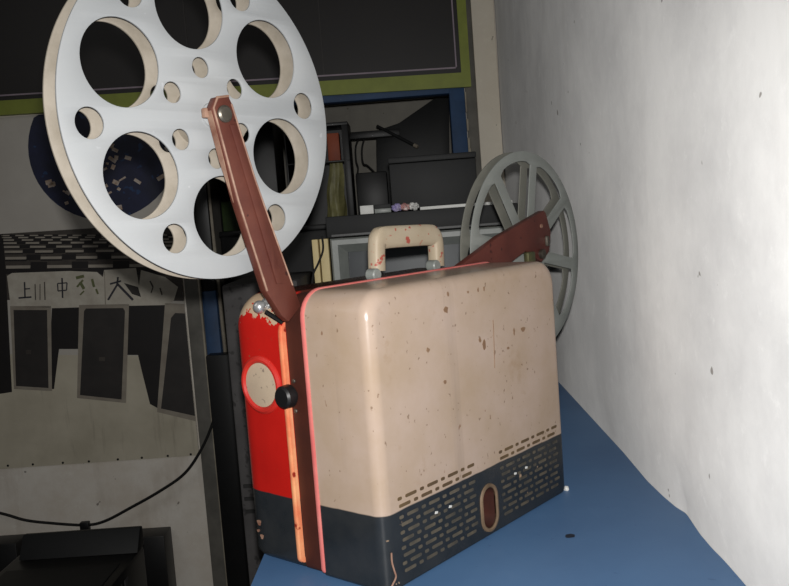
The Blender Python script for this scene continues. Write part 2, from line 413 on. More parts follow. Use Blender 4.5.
# stadium shaped port cut into the cover
PU, PZ, PR, PH = .2305, .0385, .0165, .0135
def stad(r, v, n=12):
    pts = []
    for k in range(n+1): a = PI*k/n; pts.append(Vector((PU+r*math.cos(a), v, PZ+PH+r*math.sin(a))))
    for k in range(n+1): a = PI+PI*k/n; pts.append(Vector((PU+r*math.cos(a), v, PZ-PH+r*math.sin(a))))
    return pts
cb = B(); loft(cb, [stad(PR, -.01), stad(PR, .03)]); cut = obj('cutter', cb, M['portin'], pj)
md = cover.modifiers.new('b', 'BOOLEAN'); md.object = cut; md.operation = 'DIFFERENCE'; md.solver = 'EXACT'
try: md.material_mode = 'TRANSFER'
except Exception: pass
bpy.context.view_layer.update()
dg = bpy.context.evaluated_depsgraph_get(); me = bpy.data.meshes.new_from_object(cover.evaluated_get(dg))
cover.modifiers.clear(); old = cover.data; cover.data = me; bpy.data.meshes.remove(old); me.name = 'beige_cover'
cm = cut.data; bpy.data.objects.remove(cut); bpy.data.meshes.remove(cm); finish(me)
# keep only two material slots
bm = B(); loft(bm, [stad(PR, .002), stad(PR, -.0015), stad(PR+.002, -.0028), stad(PR+.005, -.0022), stad(PR+.006, .0005)], False, False)
obj('port_rim', bm, M['portrim'], cover, 'worn brown rim of the oval opening in the navy band')
# ventilation slots: two blocks of staggered dashes; upper two rows lie on the beige paint
def slots(ua, ub, rows, ztop, dz, ph):
    bm = B()
    for r in range(rows):
        z = ztop-r*dz; u = ua+ph[r % len(ph)]; k = r
        while u < ub-.004:
            w = (.0085, .023)[k % 2]; w = min(w, ub-u)
            h = .0022
            pts = rr(u, u+w, z-h, z+h, h*.9, h*.9, 3)
            prism(bm, [Vector((a, -.0005, b)) for a, b in pts], Vector((0, .002, 0)))
            u += w+.0072; k += 1
    return bm
for ua, ub in ((.030, .200), (.264, .434)):
    obj('vent_slots', slots(ua, ub, 2, .1115, .0098, (0, .002)), M['slot_dark'], cover, 'two rows of dark vent dashes on the beige paint')
    obj('vent_slots', slots(ua, ub, 8, .0870, .0101, (.001, .004)), M['slot_pale'], cover, 'rows of vent dashes on the navy band with the light through them painted in')  # light coming through the vents is put into the dash colour
for q in ((436, 512.5), (450, 506.5), (515, 473.5), (526, 467.5)):  # small white flecks between the dashes
    p = on(*q, Vector((0, 1, 0)), Vector((0, 0, 0))); bm = B(); prism(bm, [p+Vector((a, -.0012, b)) for a, b in ((-.003, -.001), (.002, -.0018), (.0034, .001), (-.001, .002))], Vector((0, .003, 0))); obj('paint_fleck', bm, M['white'], cover, 'small white fleck among the vent dashes')
nq = Vector((1, 1, 0)).normalized(); oq = Vector((.0046, .0046, 0))
bm = B(); tube(bm, smooth_path([on(x, y, nq, oq) for x, y in ((391.5, 553), (392, 562), (394.5, 571), (396, 577), (393, 584), (391, 588))], 4), .0012, 6); obj('paint_scratch', bm, M['armedge'], cover, 'pale scratch on the lower front corner')
for x, y, w, h in ((446, 310, 2.4, 3.4), (428, 350, 1.6, 2.6), (484, 345, 2.2, 5.5), (480, 340, 1.6, 2.2), (523, 329, 3.2, 2.6), (514, 331, 1.2, 4), (468, 292, 1.4, 1.2), (478, 290, 1.2, 2.6), (484, 288.5, 1.0, 2.6), (448, 294, 1.4, 2.2), (508, 348, 2, 1.5), (445, 382, 1.6, 1.8)):
    p = on(x, y, Vector((0, 1, 0)), Vector((0, 0, 0))); n = 11; bm = B()
    prism(bm, [p+Vector((w*.0023*math.cos(2*PI*k/n)*random.uniform(.6, 1.15), -.0003, h*.0015*math.sin(2*PI*k/n)*random.uniform(.6, 1.15))) for k in range(n)], Vector((0, .002, 0))); obj('rust_spot', bm, M['rust'], cover)
bm = B(); tube(bm, smooth_path([on(x, y, Vector((0, 1, 0)), Vector((0, 0, 0))) for x, y in ((493, 320), (494, 345), (494.6, 368))], 3), .0007, 5); obj('paint_scratch', bm, M['rust'], cover, 'thin upright scratch')
# pink trim along the mouth of the cover
def band(v0, v1, out, mat, name, lab, z0, part=None, x0=0.0, x1=L_, z1=H_, rt=.036, inset=.006):
    bm = B()
    mk = lambda v, i: [Vector((a, v, b)) for a, b in rr(x0+i, x1-i, z0+i*.3, z1-i, max(rt-i, .004), .008)]
    rings = [mk(v0, inset), mk(v0, -out*.5), mk(v0+(v1-v0)*.25, -out), mk(v1-(v1-v0)*.25, -out), mk(v1, -out*.5), mk(v1, inset)]
    loft(bm, rings, False, False); return obj(name, bm, mat, pj, lab)
band(.1105, .1175, .002, M['pink'], 'pink_trim', 'pink bead around the mouth of the beige half', ZB+.004)
bm = B(); loft(bm, [ring_uz(.116, .006, .0, x1=.444), ring_uz(.1545, .006, .0, x1=.436)]); obj('middle_frame', bm, M['brown'], pj, 'dark brown middle section of the case')
# red cover
X1R = .432; rings = []
bm = B(); RB = .032
mk = lambda v, i: [Vector((a, v, b)) for a, b in rr(.001+i*.45, X1R-i*.45, ZB+.003+i*.1, .378-i, max(.042-i*.5, .01), .010)]
rings = [mk(.156, 0), mk(.20, 0)]
for k in range(0, 9):
    a = PI/2*k/8; rings.append(mk(.2605-RB*(1-math.sin(a)), RB*(1-math.cos(a))))
loft(bm, rings); red = obj('red_cover', bm, M['red'], pj, 'red half of the case with a navy bottom band and chipped top')
band(.1555, .1632, .0022, M['orange'], 'worn_orange_rim', 'rubbed orange edge of the red half', ZB+.010, z1=.352, x1=X1R, rt=.03)
for q, r in (((258.5, 523), .0034), ((261.5, 537), .0030), ((257.5, 531), .0016)):
    p = on(*q, Vector((1, 0, 0)), Vector((0, 0, 0))); bm = B(); prism(bm, [Vector((.0007, p.y+r*math.cos(a)*(1+.4*math.sin(3*a)), p.z+r*1.5*math.sin(a)*(1+.3*math.cos(2*a)))) for a in [2*PI*k/12 for k in range(12)]], Vector((.004, 0, 0))); obj('paint_fleck', bm, M['armedge'], red, 'worn pale chip in the navy band')
# round window on the red end
wc = on(261, 385, Vector((1, 0, 0)), Vector((0, 0, 0)))
bm = B(); lathe(bm, (.002, wc.y, wc.z), (-1, 0, 0), [(0, 0.031), (.0026, .031), (.0030, .029), (.0030, 0)], 40); obj('round_window', bm, M['window'], red, 'greyish beige disc set in the red end')
bm = B(); lathe(bm, (.002, wc.y, wc.z), (-1, 0, 0), [(0, .0415), (.003, .0405), (.0055, .037), (.0055, .034), (.003, .0312), (0, .0308)], 40); obj('window_ring', bm, M['ring'], red)
# black knob on the brown strip
kc = on(285, 397, Vector((1, 0, 0)), Vector((-.012, 0, 0)))
bm = B(); lathe(bm, (.008, kc.y, kc.z), (-1, 0, 0), [(0, .006), (.010, .006), (.010, .0145), (.012, .0158), (.024, .0152), (.027, .0125), (.027, 0)], 28)
obj('black_knob', bm, M['black'], pj)
for q in ((294, 381), (296, 411)):
    c = on(*q, Vector((1, 0, 0)), Vector((.006, 0, 0)))
    bm = B(); lathe(bm, (.007, c.y, c.z), (-1, 0, 0), [(0, .003), (.0022, .003), (.003, .002), (.003, 0)], 12); obj('screw', bm, M['steel'], pj)
# chrome ball latch at the top of the red end
bc = on(259.5, 307, Vector((1, 0, 0)), Vector((-.004, 0, 0)))
bm = B(); lathe(bm, bc+Vector((.016, 0, 0)), (-1, 0, 0), [(0, .011), (.004, .011), (.006, .006), (.0095, .006)]+[(.016-.009*math.cos(a), max(.009*math.sin(a), 0)) for a in [PI*(.22+.78*k/10) for k in range(11)]], 24)
latch = obj('ball_latch', bm, M['chrome'], pj, 'chrome ball catch on the chipped corner')
a = on(266, 312, Vector((1, 0, 0)), Vector((-.002, 0, 0))); b = on(283, 323, Vector((1, 0, 0)), Vector((.003, 0, 0)))
bm = B(); tube(bm, [a, a*.5+b*.5, b], .0034, 10); obj('latch_lever', bm, M['black'], latch)
# feet
for x in (.04, L_-.04):
    for y in (.03, .225):
        bm = B(); lathe(bm, (x, y, TZ), (0, 0, 1), [(0, 0), (0, .008), (.006, .009), (.006, 0)], 16); obj('foot', bm, M['rubber'], pj)

# --- supply arm, front
VA, VB = .128, .140
P = lambda q, v=VA: Vector((uv(*q, v)[0], v, uv(*q, v)[1]))
front = [(214, 109), (231, 103), (257, 181), (276, 236), (294, 286), (301, 318), (284, 326), (265, 292), (239, 204)]
poly = [P(q) for q in [(211.5, 108), (216, 97), (228, 94.5), (232, 103), (256.5, 181), (276, 236), (294, 286), (301, 306), (289, 322), (282, 316), (266, 291), (236.5, 200)]]
bm = B(); prism(bm, poly, Vector((0, VB-VA, 0)), bev=.0015); arm = obj('supply_arm', bm, M['armred'], pj, 'red brown upright arm carrying the big silver reel')
# worn pale edges of the arm's front face
def edge_strip(pts, r, mat, parent, name):
    bm = B(); tube(bm, pts, r, 6); return obj(name, bm, mat, parent)
edge_strip([P(q)+Vector((.001, -.0002, 0)) for q in [(216.5, 98), (212.8, 108), (237.5, 200), (266.5, 291)]], .0016, M['armedge'], arm, 'worn_edge')
edge_strip([P(q)+Vector((-.001, -.0002, 0)) for q in [(217, 97.5), (229, 96)]], .0016, M['armedge'], arm, 'worn_edge')
edge_strip([P(q)+Vector((-.001, -.0002, 0)) for q in [(232, 104), (256.5, 182), (275.5, 236), (293, 285)]], .0012, M['armedge'], arm, 'worn_edge')
# raised rib in the middle of the arm
bm = B(); prism(bm, [P(q)+Vector((0, -.0025, 0)) for q in [(229, 125), (235, 124), (283, 283), (276, 284)]], Vector((0, .004, 0)), bev=.0008); 
bm = B(); prism(bm, [Vector((x, v, z)) for (x, z), v in ((uv(212.3, 110, VA), VA+.0015), (uv(212.3, 110, VA), VB-.001), (uv(225, 160, VA), VB-.002), (uv(237, 202, VA), VB-.006), (uv(225, 160, VA), VA+.0015))], Vector((-.0012, 0, -.0004))); obj('worn_side', bm, M['armedge'], arm, 'rubbed pale side of the arm')
bm = B(); prism(bm, [P(q)+Vector((0, -.0025, 0)) for q in [(229, 125), (235, 124), (283, 283), (276, 284)]], Vector((0, .004, 0)), bev=.0008); obj('arm_rib', bm, M['armred'], arm)
ac = P((224, 114)); bm = B(); lathe(bm, ac+Vector((0, .001, 0)), (0, -1, 0), [(0, .0105), (.004, .0105), (.0058, .008), (.0062, 0)], 20); obj('spindle_bolt', bm, M['steel'], arm)
HC = Vector((-.0852, 0, .6101))
bm = B(); lathe(bm, (HC.x, .140, HC.z), (0, 1, 0), [(0, .006), (.0155, .006), (.0155, 0)], 16); obj('spindle', bm, M['steel'], arm)
kp = P((205.5, 113), .140); bm = B(); box(bm, kp.x-.004, kp.x+.022, .136, .144, kp.z-.006, kp.z+.006, None, .002); obj('spring_clip', bm, M['armedge'], arm)

# --- take-up arm, rear
poly = [P(q) for q in [(456, 269), (500, 236), (544, 210.5), (546, 213), (551, 232), (549.5, 251), (542, 262), (533, 256), (526, 251), (508, 265), (500, 272), (460, 277)]]
bm = B(); prism(bm, poly, Vector((0, .014, 0)), bev=.0012); arm2 = obj('take_up_arm', bm, M['armdark'], pj, 'dark red slanting arm holding the grey reel')
c = P((541, 254)); bm = B(); lathe(bm, c, (0, -1, 0), [(0, .009), (.006, .009), (.008, .006), (.008, 0)], 16); obj('spindle_bolt', bm, M['steel'], arm2)
c = P((530, 257)); bm = B(); box(bm, c.x-.014, c.x+.012, VA-.006, VA+.006, c.z-.012, c.z+.010, None, .004); obj('brass_clip', bm, M['brass'], arm2)
c = P((546.5, 241)); bm = B(); box(bm, c.x-.005, c.x+.005, VA-.005, VA+.004, c.z-.010, c.z+.010, None, .003); obj('metal_tab', bm, M['steel'], arm2)
c = P((541, 226)); bm = B(); lathe(bm, c, (0, -1, 0), [(0, .004), (.002, .0035), (.002, 0)], 12); obj('screw', bm, M['armedge'], arm2)
RC = Vector((.638, 0, .3820))
bm = B(); lathe(bm, (RC.x, .138, RC.z), (0, 1, 0), [(0, .006), (.0165, .006), (.0165, 0)], 16); obj('spindle', bm, M['steel'], arm2)

# --- carrying handle
HV = .137
pts = [uv(*q, HV) for q in [(377, 271), (376.5, 248), (378, 240), (384, 237.5), (406, 236), (427, 235), (433, 237), (435.5, 244), (436.5, 266)]]
bm = B()
path = smooth_path([Vector((a, HV, b)) for a, b in pts], 5)
rings = []
for i, p in enumerate(path):
    d = (path[min(i+1, len(path)-1)]-path[max(i-1, 0)]).normalized(); nrm = Vector((-d.z, 0, d.x))
    mid = abs(d.x)**2; hw = .0115+.0055*mid; ht = .011
    rings.append([p+nrm*hw*math.copysign(abs(math.cos(a))**.6, math.cos(a))+Vector((0, 1, 0))*ht*math.copysign(abs(math.sin(a))**.6, math.sin(a)) for a in [2*PI*k/16 for k in range(16)]])
loft(bm, rings); hd = obj('carrying_handle', bm, M['cream'], pj, 'cream handle with red scratches')
for q in ((376, 270), (436, 263)):
    a, b = uv(*q, HV-.014)
    bm = B(); lathe(bm, (a, HV-.017, .3875), (0, 1, 0), [(0, 0), (0, .0075), (.002, .009), (.016, .009), (.018, .0075), (.018, 0)], 20)
    box(bm, a-.007, a+.007, HV-.014, HV-.002, .373, .386, None, .002)
    obj('handle_bracket', bm, M['tvgrey'], hd)

# ================================================================== REELS
def sector(c, ri, ro, a0, a1, w):
    pts = []; n = 9
    for k in range(n):
        b0 = a0+math.asin(w/ro); b1 = a1-math.asin(w/ro); a = b0+(b1-b0)*k/(n-1)
        e = .006*max(0, abs(k-(n-1)/2)-2.8)/1.2*1.0
        pts.append((c[0]+(ro-e)*math.cos(a), c[1]+(ro-e)*math.sin(a)))
    for k in range(5):
        b0 = a1-math.asin(w/ri); b1 = a0+math.asin(w/ri); a = b0+(b1-b0)*k/4; pts.append((c[0]+ri*math.cos(a), c[1]+ri*math.sin(a)))
    return pts
R1 = .2015; c1 = (HC.x, HC.z)
def pol(c, r, deg): return (c[0]+r*math.cos(math.radians(deg)), c[1]+r*math.sin(math.radians(deg)))
holes = []; ch = (HC.x-.0032, HC.z+.0022)
for k in range(6):
    holes.append(circ(pol(ch, .1275, 96+60*k), .0508, 56)); holes.append(circ(pol(ch, .1640, 66+60*k), .0182, 28)); holes.append(circ(pol(ch, .0555, 96+60*k), .0132, 24))
t = thing('film_reel', 'large silver film reel with round holes on the upright arm', 'film reel', (HC.x, .156, HC.z-R1))
obj('flange', flat_with_holes(circ(c1, R1, 160), holes, .156, .1590), M['reel'], t)
obj('flange', flat_with_holes(circ(c1, R1, 160), holes, .1825, .1855), M['reel_in'], t, 'beige back disc of the silver reel')  # back disc coloured more beige than the front one
bm = B(); lathe(bm, (HC.x, .159, HC.z), (0, 1, 0), [(0, .036), (.0235, .036)], 40); obj('hub', bm, M['reel_in'], t)
bm = B(); lathe(bm, (HC.x, .156, HC.z), (0, -1, 0), [(0, .015), (.003, .0145), (.004, .012), (.004, .0062)], 40); obj('hub_plate', bm, M['reel'], t)
R2 = .191; c2 = (RC.x, RC.z); hs = [sector(c2, .058, .1735, math.radians(-12+45*k), math.radians(33+45*k), .0112) for k in range(8)]
t = thing('film_reel', 'smaller grey spoked film reel behind the projector by the white wall', 'film reel', (RC.x, .156, RC.z-R2))
obj('flange', flat_with_holes(circ(c2, R2, 120), hs, .1550, .1575), M['grey_reel'], t)
obj('flange', flat_with_holes(circ(c2, R2, 120), hs, .1760, .1785), M['grey_reel_in'], t)
bm = B(); lathe(bm, (RC.x, .1575, RC.z), (0, 1, 0), [(0, .042), (.0185, .042)], 32); obj('hub', bm, M['grey_reel_in'], t)

# ================================================================== BANNER AND POSTER
zb = lambda s: .920+(-s-.1)*.0175
BD = .030
t = thing('banner', 'dark hanging banner with a lime green border above the doorway', 'banner', W(-1.3, 0, .92), BROT)
def bpanel(s0, s1, f0, f1, y0, y1, mat, name, par, lab=None):
    bm = B(); pts = [W(s0, y0, f0(s0)), W(s1, y0, f0(s1)), W(s1, y0, f1(s1)), W(s0, y0, f1(s0))]
    prism(bm, pts, WD*(y1-y0)); return obj(name, bm, mat, par, lab)
TOP = lambda s: 1.95
bpanel(-2.9, -.139, lambda s: zb(s)+.05, TOP, -BD, -.001, M['dark_panel'], 'panel', t)
bpanel(-2.9, -.106, zb, lambda s: zb(s)+.052, -BD-.004, -.001, M['lime'], 'bottom_border', t, 'lime green strip along the bottom')
bpanel(-.139, -.106, lambda s: zb(s)+.052, TOP, -BD-.004, -.001, M['lime'], 'side_border', t, 'lime green strip down the right side')
bpanel(-2.9, -.153, lambda s: zb(s)+.068, lambda s: zb(s)+.0735, -BD-.002, -BD, M['lilac'], 'inset_line', t, 'thin pale line above the border')
bpanel(-.158, -.153, lambda s: zb(s)+.068, TOP, -BD-.002, -BD, M['lilac'], 'inset_line', t, 'thin pale upright line inside the border')
for s in (-.64, -1.13):
    bpanel(s, s+.004, lambda s: zb(s)+.075, TOP, -BD-.0012, -BD, M['pmid'], 'panel_seam', t)

PD = .006
POSTER_MATS = ['pgrey', 'pfloor', 'pdark', 'pmid', 'ptile', 'pbar', 'ppaper', 'pframe', 'pink_ink', 'pgreen', 'pnavy', 'pspeck']
MI = {k: i for i, k in enumerate(POSTER_MATS)}
bm = B()
pl, pr, pb, pt = -2.75, -1.236, -.382, .945
box(bm, pl, pr, -PD, -.001, pb, pt, BW, mi=MI['pgrey'])
def pp(pts, mat, layer):
    vs = []
    for q in pts:
        c = bp(q[0], q[1], PD+.0006*layer)
        vs.append(bm.verts.new(BW @ Vector((min(c.x, pr), c.y, min(max(c.z, pb), pt)))))
    f = bm.faces.new(vs); f.material_index = MI[mat]; f.normal_update()
    if f.normal.dot(WD) > 0: f.normal_flip()
pp([(-200, 352), (250, 352), (250, 470), (-200, 492)], 'pfloor', 1)
# navy disc with pale flecks
dc = [(103+75*math.cos(a), 146+74*math.sin(a)) for a in [2*PI*k/48 for k in range(48)]]
pp([(x, max(y, 108)) for x, y in dc], 'pnavy', 1)
rs = random.Random(4)
for k in range(70):
    a = rs.uniform(0, 2*PI); r = 66*math.sqrt(rs.random()); x, y = 103+r*math.cos(a), 148+r*math.sin(a)
    if y < 140 or (x < 95 and y < 165): continue
    w, h = rs.uniform(1.2, 4.5), rs.uniform(.8, 2.6); a = rs.uniform(-.6, .6)
    pp([(x+math.cos(a)*w*i-math.sin(a)*h*j, y+math.sin(a)*w*i+math.cos(a)*h*j) for i, j in ((-1, -1), (1, -1), (1, 1), (-1, 1))], 'pspeck', 2)
# receding rows of tiles
pp([(0, 234), (110, 227), (196, 226), (196, 300), (3, 300), (2, 250)], 'ptile', 1)
pp([(-40, 236), (3, 234), (6, 275), (12, 392), (-40, 400)], 'pdark', 2)
ys = [266.5, 257.7, 251.3, 246.6, 242.8, 239.8, 237.4, 235.4]
for r, y in enumerate(ys):
    sc = .86**r; pitch = 42*sc*.98; x = 6-r*.7; th = 3.0*sc
    if r < len(ys)-1: hgt = (y-ys[r+1])
    else: hgt = 2
    sl = -.012
    while x < 196:
        w = pitch*.60
        g = lambda xx: y+sl*(xx-60)*(1-r*.1)-r*.0
        pp([(x, g(x)-th/2), (x+w, g(x+w)-th/2), (x+w, g(x+w)+th/2), (x, g(x)+th/2)], 'pbar', 2)
        pp([(x+w, g(x+w)-hgt*.55), (x+pitch, g(x+pitch)-hgt*.55), (x+pitch-.5, g(x+pitch)+th*.8), (x+w-.5, g(x+w)+th*.8)], 'pdark', 2)
        pp([(x, g(x)+th/2), (x+w, g(x+w)+th/2), (x+w, g(x+w)+th*1.15), (x, g(x)+th*1.15)], 'pdark', 2)
        x += pitch
pp([(2, 269), (196, 268), (196, 274), (2, 274)], 'pdark', 3)
# upright dark blocks, light edges, paper labels
pp([(52, 306), (80, 306), (80, 349), (59, 349), (54, 389), (48, 389)], 'pdark', 3)
pp([(125, 304), (168, 304), (161, 410), (150, 404), (142, 372), (138, 355), (125, 355)], 'pdark', 3)
for q in ([(10, 306), (51, 306), (52, 391), (14, 389)], [(79, 305), (129, 304), (126, 403), (77, 398)], [(165, 303), (196, 303), (198, 421), (157, 412)]): pp(q, 'pframe', 4)
for q in ([(13.5, 310), (47, 310), (48.5, 388), (16, 386)], [(84, 311), (86, 308.5), (123, 308), (125, 311), (121.5, 399.5), (80, 395)], [(171, 318), (175, 313), (191, 313), (195, 416), (161, 408.5)]): pp(q, 'pmid', 5)
for q in ([(26, 350), (31, 350), (31, 354), (26, 354)], [(99, 357), (105, 357), (105, 361), (99, 361)]): pp(q, 'ptile', 6)
pp([(7, 276), (12, 273), (70, 271), (97, 272), (103, 277), (104, 270), (136, 268), (139, 286), (141, 270), (165, 277), (178, 287), (174, 300), (168, 305), (120, 306), (60, 308), (11, 309)], 'ppaper', 4)
pp([(104, 272), (104.8, 271), (106, 306), (105, 306)], 'pframe', 5)
pp([(124, 283), (138, 287), (141, 297), (132, 294)], 'pmid', 5)
def stroke(x0, y0, x1, y1, w, mat='pink_ink'):
    d = math.hypot(x1-x0, y1-y0); nx_, ny_ = -(y1-y0)/d*w/2, (x1-x0)/d*w/2
    pp([(x0+nx_, y0+ny_), (x1+nx_, y1+ny_), (x1-nx_, y1-ny_), (x0-nx_, y0-ny_)], mat, 6)
for s in ((24.5, 282, 25, 297, 1.5), (25, 289, 30, 288.6, 1.3), (18.5, 298, 31.5, 297, 1.6)): stroke(*s)          # 上
for s in ((35, 284, 35.5, 300, 1.0), (40, 284, 40, 300, .8), (44.5, 282, 45, 300, 1.1)): stroke(*s, 'ptile')
for s in ((57.5, 283.5, 67, 282.8, 1.2), (57.5, 283.5, 58, 291, 1.2), (67, 282.8, 66.5, 290.2, 1.2), (58, 291, 66.5, 290.2, 1.2), (62, 278, 62.6, 298, 1.6)): stroke(*s)   # 中
for s in ((76, 278, 84, 276, 3), (80, 282, 84, 289, 3), (77, 287, 83, 280, 2), (92, 279, 94, 287, 2.5), (96, 289, 98, 294, 2), (84, 291, 80, 295, 1.5)): stroke(*s, 'pgreen')
for s in ((110, 284, 121, 281, 1.8), (118, 277, 117, 285, 1.8), (117, 285, 108, 300, 2), (117.5, 284, 133, 300, 2.4)): stroke(*s)   # 大
for s in ((150, 281, 153, 287, 1.6), (153, 287, 151, 293, 1.2), (160, 288, 162, 295, 1.4)): stroke(*s, 'ptile')
t = thing('wall_poster', 'large pale printed poster with navy disc and dark upright blocks left of the doorway', 'poster', W(-2.0, 0, pb), BROT)
obj('printed_sheet', bm, [M[k] for k in POSTER_MATS], t)
for px in (8, 33, 63, 89, 118, 142, 168, 191):
    c = bp(px, 466-px*.052, PD); bm = B(); lathe(bm, W(c.x, -PD, min(max(c.z, pb+.006), pb+.012)), -WD, [(0, .0045), (.002, .0045), (.003, 0)], 10); obj('tack', bm, M['rubber'], t)

# ================================================================== THINGS BEHIND THE PROJECTOR
def room_box(name, px0, py0, px1, py1, d, depth, mat, label=None, cat=None, z0=None, bev=.004, parent=None, group=None):
    pm = (py0+py1)/2; a = bp(px0, pm, d); b = bp(px1, pm, d); xm = (px0+px1)/2
    zt = bp(xm, py0, d).z; zl = bp(xm, py1, d).z if z0 is None else z0
    bm = B(); box(bm, a.x, b.x, -d, -d+depth, zl, zt, BW, bev)
    if parent: return obj(name, bm, mat, parent, label), (a.x, b.x, zl, zt)
    o = obj(name, bm, mat, None, None, W((a.x+b.x)/2, -d+depth/2, zl), BROT); props(o, label, cat, group)
    return o, (a.x, b.x, zl, zt)
# television on the far end of the bench
td = 1.10; tx0, tx1, tz1 = -.566, -.085, .4265
t = thing('television', 'grey framed television set on the bench behind the beige handle', 'television', W((tx0+tx1)/2, -td+.2, TZ), BROT)
bm = B(); box(bm, tx0+.004, tx1-.004, -td+.035, -td+.36, TZ+.001, tz1-.004, BW, .008); obj('cabinet', bm, M['tvblack'], t)
bm = B()
def rect_ring(x0, x1, z0, z1, y): return [W(x0, y, z0), W(x1, y, z0), W(x1, y, z1), W(x0, y, z1)]
loft(bm, [rect_ring(tx0, tx1, TZ+.001, tz1, -td+.04), rect_ring(tx0, tx1, TZ+.001, tz1, -td+.004), rect_ring(tx0+.004, tx1-.004, TZ+.004, tz1-.004, -td),
          rect_ring(tx0+.018, tx1-.018, TZ+.075, tz1-.016, -td), rect_ring(tx0+.040, tx1-.040, TZ+.095, tz1-.036, -td+.022), rect_ring(tx0+.041, tx1-.041, TZ+.096, tz1-.037, -td+.034)], False, False)
obj('bezel', bm, M['tvgrey'], t)
bm = B(); nxs, nzs = 14, 12; g = []
for i in range(nxs+1):
    col = []
    for j in range(nzs+1):
        a = i/nxs*2-1; b = j/nzs*2-1
        col.append(bm.verts.new(W((tx0+tx1)/2+a*(tx1-tx0-.081)/2, -td+.016+.016*(a*a*.6+b*b*.4), TZ+.095+(tz1-.036-TZ-.095)*(b+1)/2)))
    g.append(col)
for i in range(nxs):
    for j in range(nzs): bm.faces.new([g[i][j], g[i+1][j], g[i+1][j+1], g[i][j+1]])
obj('screen', bm, M['screen'], t)
# flat black player on the television
PT = .481
t = thing('disc_player', 'flat black player lying on top of the television', 'player', W(-.33, -td+.2, tz1), BROT)
bm = B(); box(bm, -.572, -.10, -td-.012, -td+.30, tz1+.003, PT, BW, .003); obj('body', bm, M['gear'], t)
bm = B(); box(bm, -.56, -.11, -td-.0145, -td-.012, tz1+.005, tz1+.010, BW); obj('front_groove', bm, M['black'], t)
for sx in (-.54, -.14):
    bm = B(); lathe(bm, W(sx, -td+.03, tz1), (0, 0, 1), [(0, 0), (0, .01), (.004, .01), (.004, 0)], 12); obj('foot', bm, M['rubber'], t)
# paper stack, charcoal box, small things on the player
a = bp(420, 207, td-.06); b = bp(472, 203, td-.06)
bm = B(); box(bm, a.x, -.105, -td+.055, -td+.26, PT, PT+.008, BW, .001); o = obj('paper_stack', bm, M['white'], base=W(-.2, -td+.15, PT), rotz=BROT); props(o, 'thin white stack of paper under the charcoal box', 'paper')
a = bp(390, 180, td-.09); b = bp(477, 180, td-.09); zt = bp(434, 154.5, td-.09).z
t = thing('storage_box', 'charcoal rectangular box standing on the player left of the grey reel', 'box', W((a.x+b.x)/2, -td+.17, PT+.008), BROT)
bm = B(); box(bm, a.x, b.x, -td+.09, -td+.25, PT+.008, zt-.016, BW, .003); obj('body', bm, M['gear'], t)
bm = B(); box(bm, a.x-.002, b.x+.002, -td+.088, -td+.252, zt-.015, zt, BW, .003); obj('lid', bm, M['gear'], t)
a = bp(360, 210, td); b = bp(373.5, 210, td)
bm = B(); box(bm, a.x, b.x, -td+.005, -td+.05, PT, PT+.021, BW, .001); o = obj('card_box', bm, M['white'], base=W((a.x+b.x)/2, -td+.03, PT), rotz=BROT); props(o, 'small white box at the left end of the player top', 'box')
a = bp(374.5, 210, td); b = bp(391, 210, td)
t = thing('metal_tin', 'flat grey tin with a dark band between the white box and the wrappers', 'tin', W((a.x+b.x)/2, -td+.03, PT), BROT)
bm = B(); box(bm, a.x, b.x, -td+.006, -td+.06, PT, PT+.011, BW, .001); obj('body', bm, M['tvgrey'], t)
bm = B(); box(bm, a.x, b.x, -td+.006, -td+.06, PT+.0112, PT+.021, BW, .001); obj('lid', bm, M['gear'], t)
for k, (px, mat, lab) in enumerate(((397, 'wrap1', 'crumpled lilac wrapper on the player next to the grey tin'), (405, 'wrap2', 'crumpled rose wrapper between the lilac and white wrappers'), (414, 'white', 'crumpled white wrapper nearest the charcoal box'))):
    c = bp(px, 210, td-.02); bm = B(); ctr = W(c.x, -td+.03, PT+.011)
    bmesh.ops.create_icosphere(bm, subdivisions=3, radius=.0125, matrix=Matrix.Translation(ctr)); r3 = random.Random(k)
    for v in bm.verts:
        q = v.co-ctr; f = 1+r3.uniform(-.28, .2); v.co = ctr+Vector((q.x*f, q.y*f, q.z*.75*f)); v.co.z = max(v.co.z, PT)
    o = obj('candy_wrapper', bm, M[mat], base=W(c.x, -td+.03, PT), rotz=BROT); props(o, lab, 'wrapper', 'wrappers on the player')
# two pale planks and a cable left of the television
for sx0, sx1, lab in ((-.611, -.596, 'narrow pale yellow plank standing at the bench edge left of the television'), (-.592, -.571, 'wider pale yellow plank standing directly against the television')):
    bm = B(); box(bm, sx0, sx1, -td-.004, -td+.05, TZ, .428, BW, .0015); o = obj('wooden_plank', bm, M['plank'], base=W((sx0+sx1)/2, -td+.02, TZ), rotz=BROT); props(o, lab, 'plank', 'pale planks by the television')
bm = B(); pts = [bp(x, y, td+.012) for x, y in ((322, 236), (323, 250), (318, 264), (313, 276), (312, 300), (318, 330))]
tube(bm, smooth_path([BW @ p for p in pts], 6), .0026, 8); o = obj('thin_cable', bm, M['rubber'], base=BW @ pts[-1]); props(o, 'thin black cable hanging in front of the two pale planks', 'cable')
# dark grey cabinet on the floor beside the bench
t = thing('floor_cabinet', 'dark grey narrow cabinet standing behind the red half of the projector', 'cabinet', W(-.72, -1.15, FZ), BROT)
bm = B(); box(bm, -.800, -.628, -1.30, -.98, FZ, .345, BW, .006); obj('body', bm, M['grey_cab'], t)
for k in range(3):
    z = -.12-.03*k; bm = B(); box(bm, -.792, -.636, -1.304, -1.298, z-.004, z+.004, BW); obj('front_groove', bm, M['rubber'], t)

o, _ = room_box('black_crate', 217, 354, 252, 600, .10, .07, M['black'], 'tall black crate between the grey post and the dark grey cabinet', 'crate', z0=FZ)
